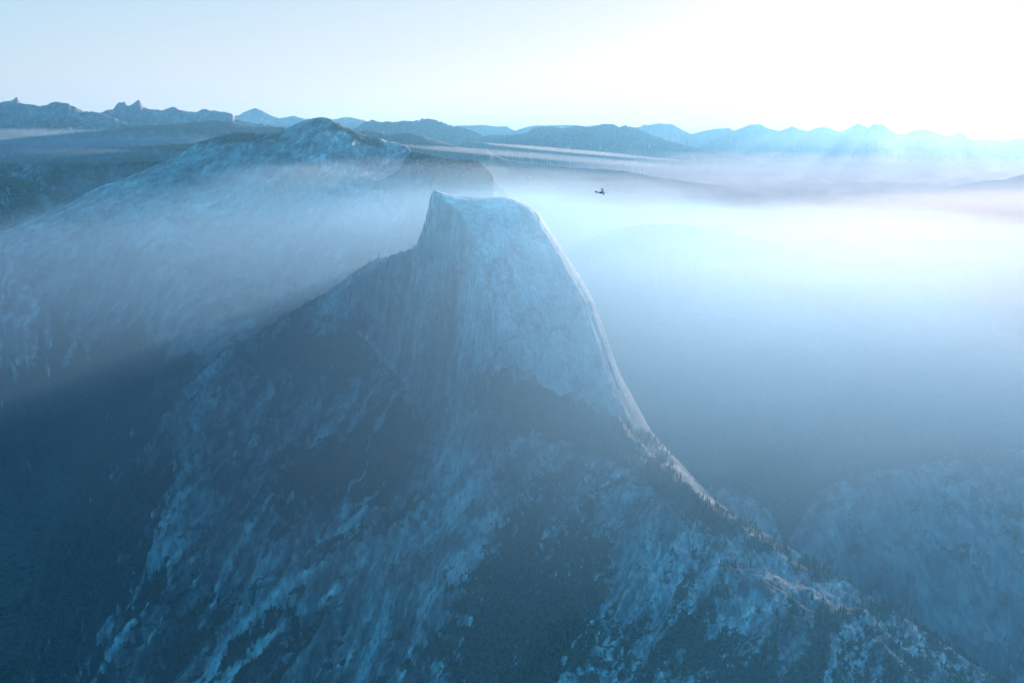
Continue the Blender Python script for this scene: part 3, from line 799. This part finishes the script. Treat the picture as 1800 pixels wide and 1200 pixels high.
for v in range(6):
    ids = rest[which == v]
    pv, pf = protos[v]
    rot = rng.uniform(0, 6.28, len(ids)); c_, s_ = np.cos(rot), np.sin(rot); hh = th[ids]; wd = hh * rng.uniform(0.8, 1.3, len(ids))
    X = (pv[None, :, 0] * c_[:, None] - pv[None, :, 1] * s_[:, None]) * wd[:, None] + tx[ids][:, None]
    Y = (pv[None, :, 0] * s_[:, None] + pv[None, :, 1] * c_[:, None]) * wd[:, None] + ty[ids][:, None]
    Z = (pv[None, :, 2] - 0.10) * hh[:, None] + tz[ids][:, None]
    Vs.append(np.stack([X, Y, Z], -1).reshape(-1, 3))
    Fs.append((pf[None] + (np.arange(len(ids)) * len(pv))[:, None, None]).reshape(-1, 3) + base)
    base += len(ids) * len(pv)
fo = mesh_from('forest', np.concatenate(Vs), np.concatenate(Fs), needle, smooth=False)
fo['kind'] = 'stuff'
print('forest', round(time.time() - T0, 1))

# ------------------------------------------------------------------ the small aeroplane
import bmesh
def loft(secs, n=16, cap=True):
    """closed skin through elliptical sections (x, half width, z low, z high)"""
    V = []; Fc = []
    for x, w, zl, zh in secs:
        for j in range(n):
            q = 2 * math.pi * j / n
            cx_, cz_ = math.cos(q), math.sin(q)
            e = 0.75
            V.append((x, w * math.copysign(abs(cx_) ** e, cx_), (zl + zh) / 2 + (zh - zl) / 2 * math.copysign(abs(cz_) ** e, cz_)))
    for k in range(len(secs) - 1):
        for j in range(n):
            a_, b_ = k * n + j, k * n + (j + 1) % n
            Fc.append((a_, b_, b_ + n, a_ + n))
    if cap:
        Fc.append(tuple(range(n))[::-1]); Fc.append(tuple(range((len(secs) - 1) * n, len(secs) * n)))
    return V, Fc

def foil(stations, vertical=False, n=14):
    """wing-like surface: stations (span position, leading x, chord, thickness, height)"""
    V = []; Fc = []
    for y, xl, ch, tk_, z in stations:
        for j in range(n):
            q = 2 * math.pi * j / n
            u = 0.5 + 0.5 * math.cos(q)
            yt = 2.6 * tk_ * ch * (0.2969 * math.sqrt(u) - 0.126 * u - 0.3516 * u * u + 0.2843 * u ** 3 - 0.1036 * u ** 4) * (1 if math.sin(q) > 0 else -0.6)
            if j == n // 2 or abs(math.sin(q)) < 1e-6: yt = 0
            p = (xl - u * ch, y, z + yt)
            V.append((p[0], z + yt, y) if vertical else p)
    for k in range(len(stations) - 1):
        for j in range(n):
            a_, b_ = k * n + j, k * n + (j + 1) % n
            Fc.append((a_, b_, b_ + n, a_ + n))
    Fc.append(tuple(range(n))[::-1]); Fc.append(tuple(range((len(stations) - 1) * n, len(stations) * n)))
    return V, Fc

def bar(p, q, r_, n=8, flat=1.0):
    p, q = np.array(p, float), np.array(q, float); d = (q - p) / np.linalg.norm(q - p)
    a_ = np.cross(d, (0, 0, 1) if abs(d[2]) < .9 else (1, 0, 0)); a_ /= np.linalg.norm(a_); b_ = np.cross(d, a_)
    V = [tuple(c + r_ * (a_ * math.cos(t) + flat * b_ * math.sin(t))) for c in (p, q) for t in np.linspace(0, 2 * math.pi, n, endpoint=False)]
    Fc = [(j, (j + 1) % n, n + (j + 1) % n, n + j) for j in range(n)] + [tuple(range(n))[::-1], tuple(range(n, 2 * n))]
    return V, Fc

def disc_wheel(c, r_, w, n=20):
    prof = [(-w, r_ * .55), (-w, r_ * .8), (-w * .6, r_ * .97), (0, r_), (w * .6, r_ * .97), (w, r_ * .8), (w, r_ * .55)]
    V = []; Fc = []
    for j in range(n):
        t = 2 * math.pi * j / n
        for y_, q in prof:
            V.append((c[0] + q * math.cos(t), c[1] + y_, c[2] + q * math.sin(t)))
    m_ = len(prof)
    for j in range(n):
        for k in range(m_ - 1):
            Fc.append((j * m_ + k, j * m_ + k + 1, ((j + 1) % n) * m_ + k + 1, ((j + 1) % n) * m_ + k))
        
    return V, Fc

def part(name, geo, mat, parent, smooth=True):
    V, Fc = geo
    me = bpy.data.meshes.new(name); me.from_pydata([tuple(map(float, v)) for v in V], [], Fc)
    bm = bmesh.new(); bm.from_mesh(me); bmesh.ops.recalc_face_normals(bm, faces=bm.faces); bm.to_mesh(me); bm.free()
    if smooth:
        for p in me.polygons: p.use_smooth = True
    me.materials.append(mat)
    o = bpy.data.objects.new(name, me); scene.collection.objects.link(o); o.parent = parent
    return o

def join(*gs):
    V = []; Fc = []
    for v, f in gs:
        b0 = len(V); V += list(v); Fc += [tuple(i + b0 for i in q) for q in f]
    return V, Fc

p_dark = simple_mat('paint_dark_green', (0.020, 0.032, 0.026), 0.35, 0.5, noise=2.0)
p_wing = simple_mat('paint_pale_blue_grey', (0.30, 0.38, 0.42), 0.4, 0.5, noise=1.3)
p_yel = simple_mat('paint_ochre', (0.45, 0.33, 0.08), 0.4, 0.5)
p_glass = simple_mat('window_glass', (0.03, 0.05, 0.06), 0.05, 0.8)
p_rub = simple_mat('tyre_rubber', (0.02, 0.02, 0.02), 0.8, 0.2)
p_met = simple_mat('bare_metal', (0.45, 0.45, 0.45), 0.35, 0.5, 0.9)
pl = bpy.data.objects.new('light_aeroplane', None); scene.collection.objects.link(pl)
pl['label'] = 'small dark high-winged propeller aeroplane banking in the misty air right of the dome'
pl['category'] = 'aeroplane'
part('fuselage', loft([(2.05, .36, -.42, .28), (1.6, .42, -.52, .38), (1.1, .42, -.58, .50), (.7, .41, -.60, .86), (0, .40, -.60, .92), (-.7, .37, -.56, .82), (-1.6, .28, -.42, .52), (-2.8, .17, -.22, .34), (-4.0, .07, -.02, .20), (-4.5, .03, .06, .16)]), p_dark, pl)
part('nose_cowling', loft([(2.055, .37, -.43, .29), (2.35, .34, -.38, .24), (2.6, .24, -.28, .14), (2.68, .12, -.18, .04)]), p_dark, pl)
part('side_stripe', join(*[bar((1.9, s_ * .40, -.22), (-.9, s_ * .385, -.24), .05, 6, 1.5) for s_ in (-1, 1)]), p_yel, pl)
part('windscreen', loft([(1.12, .40, .42, .60), (.92, .415, .44, .80), (.72, .42, .46, .885)], 12), p_glass, pl)
for s_ in (-1, 1):
    g_ = part('side_window', loft([(.6, .02, .28, .76), (-.2, .02, .28, .78), (-.8, .02, .34, .66)], 8), p_glass, pl); g_.location.y = s_ * .40
W_ = [(-5.35, .95, .7, .05, 1.02), (-5.2, 1.15, 1.15, .09, 1.01), (-4.8, 1.25, 1.5, .12, .99), (-.4, 1.25, 1.6, .12, .90), (.4, 1.25, 1.6, .12, .90), (4.8, 1.25, 1.5, .12, .99), (5.2, 1.15, 1.15, .09, 1.01), (5.35, .95, .7, .05, 1.02)]
wg = part('wing', foil(W_), p_wing, pl)
for s_ in (-1, 1):
    part('wing_tip', foil([(s_ * 5.02, 1.215, 1.36, .115, 1.0), (s_ * 5.22, 1.17, 1.19, .105, 1.01), (s_ * 5.38, .97, .76, .08, 1.02)]), p_dark, wg)
    part('aileron', foil([(s_ * 2.6, .02, .40, .06, .93), (s_ * 4.7, .02, .36, .06, .975)]), p_wing, wg)
    part('wing_strut', join(bar((.95, s_ * .38, -.50), (.75, s_ * 2.9, .90), .035), bar((.95, s_ * .38, -.50), (.05, s_ * 2.8, .90), .03)), p_met, pl)
    part('landing_leg', join(bar((1.3, s_ * .36, -.50), (1.25, s_ * .86, -1.12), .035), bar((.6, s_ * .38, -.52), (1.25, s_ * .86, -1.12), .025)), p_dark, pl)
    wh = part('wheel', disc_wheel((1.25, s_ * .95, -1.12), .28, .09), p_rub, pl)
    part('wheel_hub', bar((1.25, s_ * .95 - .10, -1.12), (1.25, s_ * .95 + .10, -1.12), .155, 16), p_met, wh)
part('tailplane', foil([(-1.45, -3.85, .5, .06, .20), (-1.2, -3.6, .85, .08, .20), (0, -3.45, 1.05, .08, .20), (1.2, -3.6, .85, .08, .20), (1.45, -3.85, .5, .06, .20)]), p_dark, pl)
fin = part('tail_fin', foil([(.10, -3.5, 1.1, .07, 0), (.6, -3.8, .95, .07, 0), (1.05, -4.05, .65, .06, 0), (1.22, -4.25, .35, .05, 0)], True), p_dark, pl)
part('rudder', foil([(-.05, -4.62, .22, .08, 0), (.5, -4.74, .24, .08, 0), (.95, -4.70, .18, .06, 0)], True), p_dark, fin)
part('tail_wheel', disc_wheel((-4.2, 0, -.15), .11, .04), p_rub, pl)
pr = part('propeller', join(foil([(-.92, 2.80, .05, .3, -.07), (-.6, 2.83, .13, .25, -.07), (-.1, 2.80, .10, .5, -.07), (.1, 2.80, .10, .5, -.07), (.6, 2.83, .13, .25, -.07), (.92, 2.80, .05, .3, -.07)])), p_dark, pl)
part('spinner', loft([(2.68, .13, -.20, .06), (2.82, .11, -.18, .04), (2.94, .04, -.11, -.03)], 12), p_met, pr)
ax, ay, az = P(1058.5, 339, 590)
pl.location = (ax, ay, az)
pl.rotation_mode = 'XYZ'
pl.rotation_euler = (math.radians(20), math.radians(4), math.radians(4))

# ------------------------------------------------------------------ haze
def volume_mat(name, dens, color, aniso):
    m = bpy.data.materials.new(name); m.use_nodes = True
    nt = m.node_tree; nt.nodes.clear()
    v = nt.nodes.new('ShaderNodeVolumePrincipled')
    v.inputs['Color'].default_value = (*[c * 0.76 for c in color], 1)
    v.inputs['Density'].default_value = dens
    v.inputs['Anisotropy'].default_value = aniso
    v.inputs['Density Attribute'].default_value = ''
    out = nt.nodes.new('ShaderNodeOutputMaterial')
    nt.links.new(v.outputs[0], out.inputs['Volume'])
    return m

def box(name, lo, hi, mat):
    x0, y0, z0 = lo; x1, y1, z1 = hi
    V = np.array([(x0, y0, z0), (x1, y0, z0), (x1, y1, z0), (x0, y1, z0), (x0, y0, z1), (x1, y0, z1), (x1, y1, z1), (x0, y1, z1)])
    Fq = np.array([(0, 3, 2, 1), (4, 5, 6, 7), (0, 1, 5, 4), (1, 2, 6, 5), (2, 3, 7, 6), (3, 0, 4, 7)])
    return mesh_from(name, V, Fq, mat, smooth=False)

HZ = box('haze', (-160000, -160000, 1140), (160000, 160000, 3720), volume_mat('haze_air', 0.000023, (0.18, 0.49, 0.82), 0.42))
HZ['kind'] = 'stuff'
def fog_bank(name, c, r, dens, color, aniso, seed, wob=0.18, rot=0.0, tilt=0.0):
    """a flat closed bank of fog with an uneven outline and top"""
    nu, nv = 220, 90
    u = np.linspace(0, 2 * math.pi, nu, endpoint=False); v = np.linspace(-math.pi / 2, math.pi / 2, nv + 2)[1:-1]
    U, Vv = np.meshgrid(u, v)
    k = 1 + wob * fbm(np.cos(U) * 2.2 * np.cos(Vv) + 5, np.sin(U) * 2.2 * np.cos(Vv) + Vv, 4, seed)
    X = np.cos(U) * np.cos(Vv) * k; Y = np.sin(U) * np.cos(Vv) * k; Z = np.sin(Vv) * (1 + wob * fbm(X * 5, Y * 5, 4, seed + 3))
    X, Y = X * r[0], Y * r[1]
    cr_, sr_ = math.cos(rot), math.sin(rot)
    pts = np.stack([X * cr_ - Y * sr_ + c[0], X * sr_ + Y * cr_ + c[1], Z * r[2] + c[2] + tilt * X], -1).reshape(-1, 3)
    pts = np.concatenate([pts, [(c[0], c[1], c[2] - r[2]), (c[0], c[1], c[2] + r[2])]])
    me = bpy.data.meshes.new(name)
    fs = []
    for j in range(nv - 1):
        for i in range(nu):
            i2 = (i + 1) % nu
            fs.append((j * nu + i, j * nu + i2, (j + 1) * nu + i2, (j + 1) * nu + i))
    nb, ntp = nv * nu, nv * nu + 1
    for i in range(nu):
        i2 = (i + 1) % nu
        fs.append((nb, i2, i)); fs.append((ntp, (nv - 1) * nu + i, (nv - 1) * nu + i2))
    me.from_pydata(pts.tolist(), [], fs)
    me.materials.append(volume_mat(name + '_vapour', dens, color, aniso))
    o = bpy.data.objects.new(name, me); scene.collection.objects.link(o)
    o['kind'] = 'stuff'
    return o

AIR = (0.20, 0.46, 0.76)
for i, (zt, ye, x0, dn) in enumerate([(2690, 7600, -2400, 1.9e-5), (2640, 8600, -2200, 2.4e-5), (2580, 9800, -2000, 3.0e-5), (2500, 11000, -1600, 3.6e-5), (2400, 12500, -1100, 4.2e-5), (2250, 13500, -200, 4.8e-5)]):
    y0 = 1100 + 220 * i
    fog_bank('low_haze', ((x0 + 16000) / 2, (ye + y0) / 2, 1500), ((16000 - x0) / 2, (ye - y0) / 2, zt - 1500), dn, (0.56, 0.57, 0.60), 0.5, 311 + i, 0.13)
for i in range(2):     # thin blue air over the near slopes
    fog_bank('low_haze', (500 + 150 * i, 500, 1900), (2300 - 300 * i, 2500, 700 - 150 * i), 7.5e-5, (0.13, 0.49, 0.92), 0.4, 361 + i, 0.1)
for i in range(5):
    zt = 2748 - 30 * i; ye = 2900 + 170 * i
    y0 = 600 + 120 * i
    fog_bank('low_haze', (-420 + 180 * i, (ye + y0) / 2, 2400), (980 + 330 * i, (ye - y0) / 2, zt - 2400), 19e-5 * (1 - 0.14 * i), (0.19 + 0.03 * i, 0.50 - 0.02 * i, 0.81 - 0.05 * i), 0.55, 324 + i, 0.24)
for i in range(5):
    zt = 2620 - 90 * i
    fog_bank('fog', (5600 - i * 350, 15000 - i * 1400, 1850), (9500 - i * 800, 12200 - i * 1600, zt - 1850), (4.0e-5, 5.2e-5, 6.0e-5, 7.4e-5, 8.6e-5)[i], (0.54, 0.62, 0.78), 0.25, 331 + i, 0.28)
MIST = (0.56, 0.77, 1.0)
for i, (c, r, dn) in enumerate([((-7600, 12300, 2840), (3600, 700, 150), 2.6e-4), ((-5600, 11900, 2740), (4200, 700, 130), 2.6e-4), ((-3900, 12600, 2780), (2800, 600, 120), 2.4e-4),
                                ((-6200, 10200, 2640), (3600, 500, 90), 2.6e-4), ((-700, 6300, 2330), (2300, 1300, 330), 1.3e-4), ((-300, 5400, 2180), (1700, 1200, 330), 1.1e-4), ((-1600, 7200, 2420), (2200, 1100, 260), 0.9e-4)]):
    fog_bank('mist', c, r, dn, MIST, 0.35, 351 + i, 0.3)
wx, wy, wz_ = P(1010, 266, 11000)
fog_bank('mist', (wx, wy, wz_), (1250, 260, 26), 6e-4, (0.9, 0.95, 1.0), 0.3, 371, 0.4, math.radians(-8), -0.085)
fog_bank('mist', (wx - 500, wy - 400, wz_ - 50), (1700, 420, 40), 3e-4, (0.8, 0.9, 1.0), 0.3, 372, 0.4, math.radians(-5), -0.075)
gx, gy, gz = P(1760, 236, 19500)
for i in range(3):
    fog_bank('low_haze', (gx + 900 * i, gy, 2500), (8600 - 1500 * i, 5200 - 300 * i, 1150 - 160 * i), 2.4e-6 + 0.8e-6 * i, (0.66, 0.58, 0.56), 0.76, 381 + i, 0.12)
fog_bank('low_haze', (1900, 3200, 1850), (2500, 2200, 640), 6.5e-5, (0.46, 0.62, 0.76), 0.5, 392, 0.12)
fog_bank('low_haze', (2200, 3700, 1800), (2600, 2200, 480), 6.0e-5, (0.46, 0.60, 0.74), 0.5, 393, 0.12)
# ---- end of haze
print('done', round(time.time() - T0, 1))
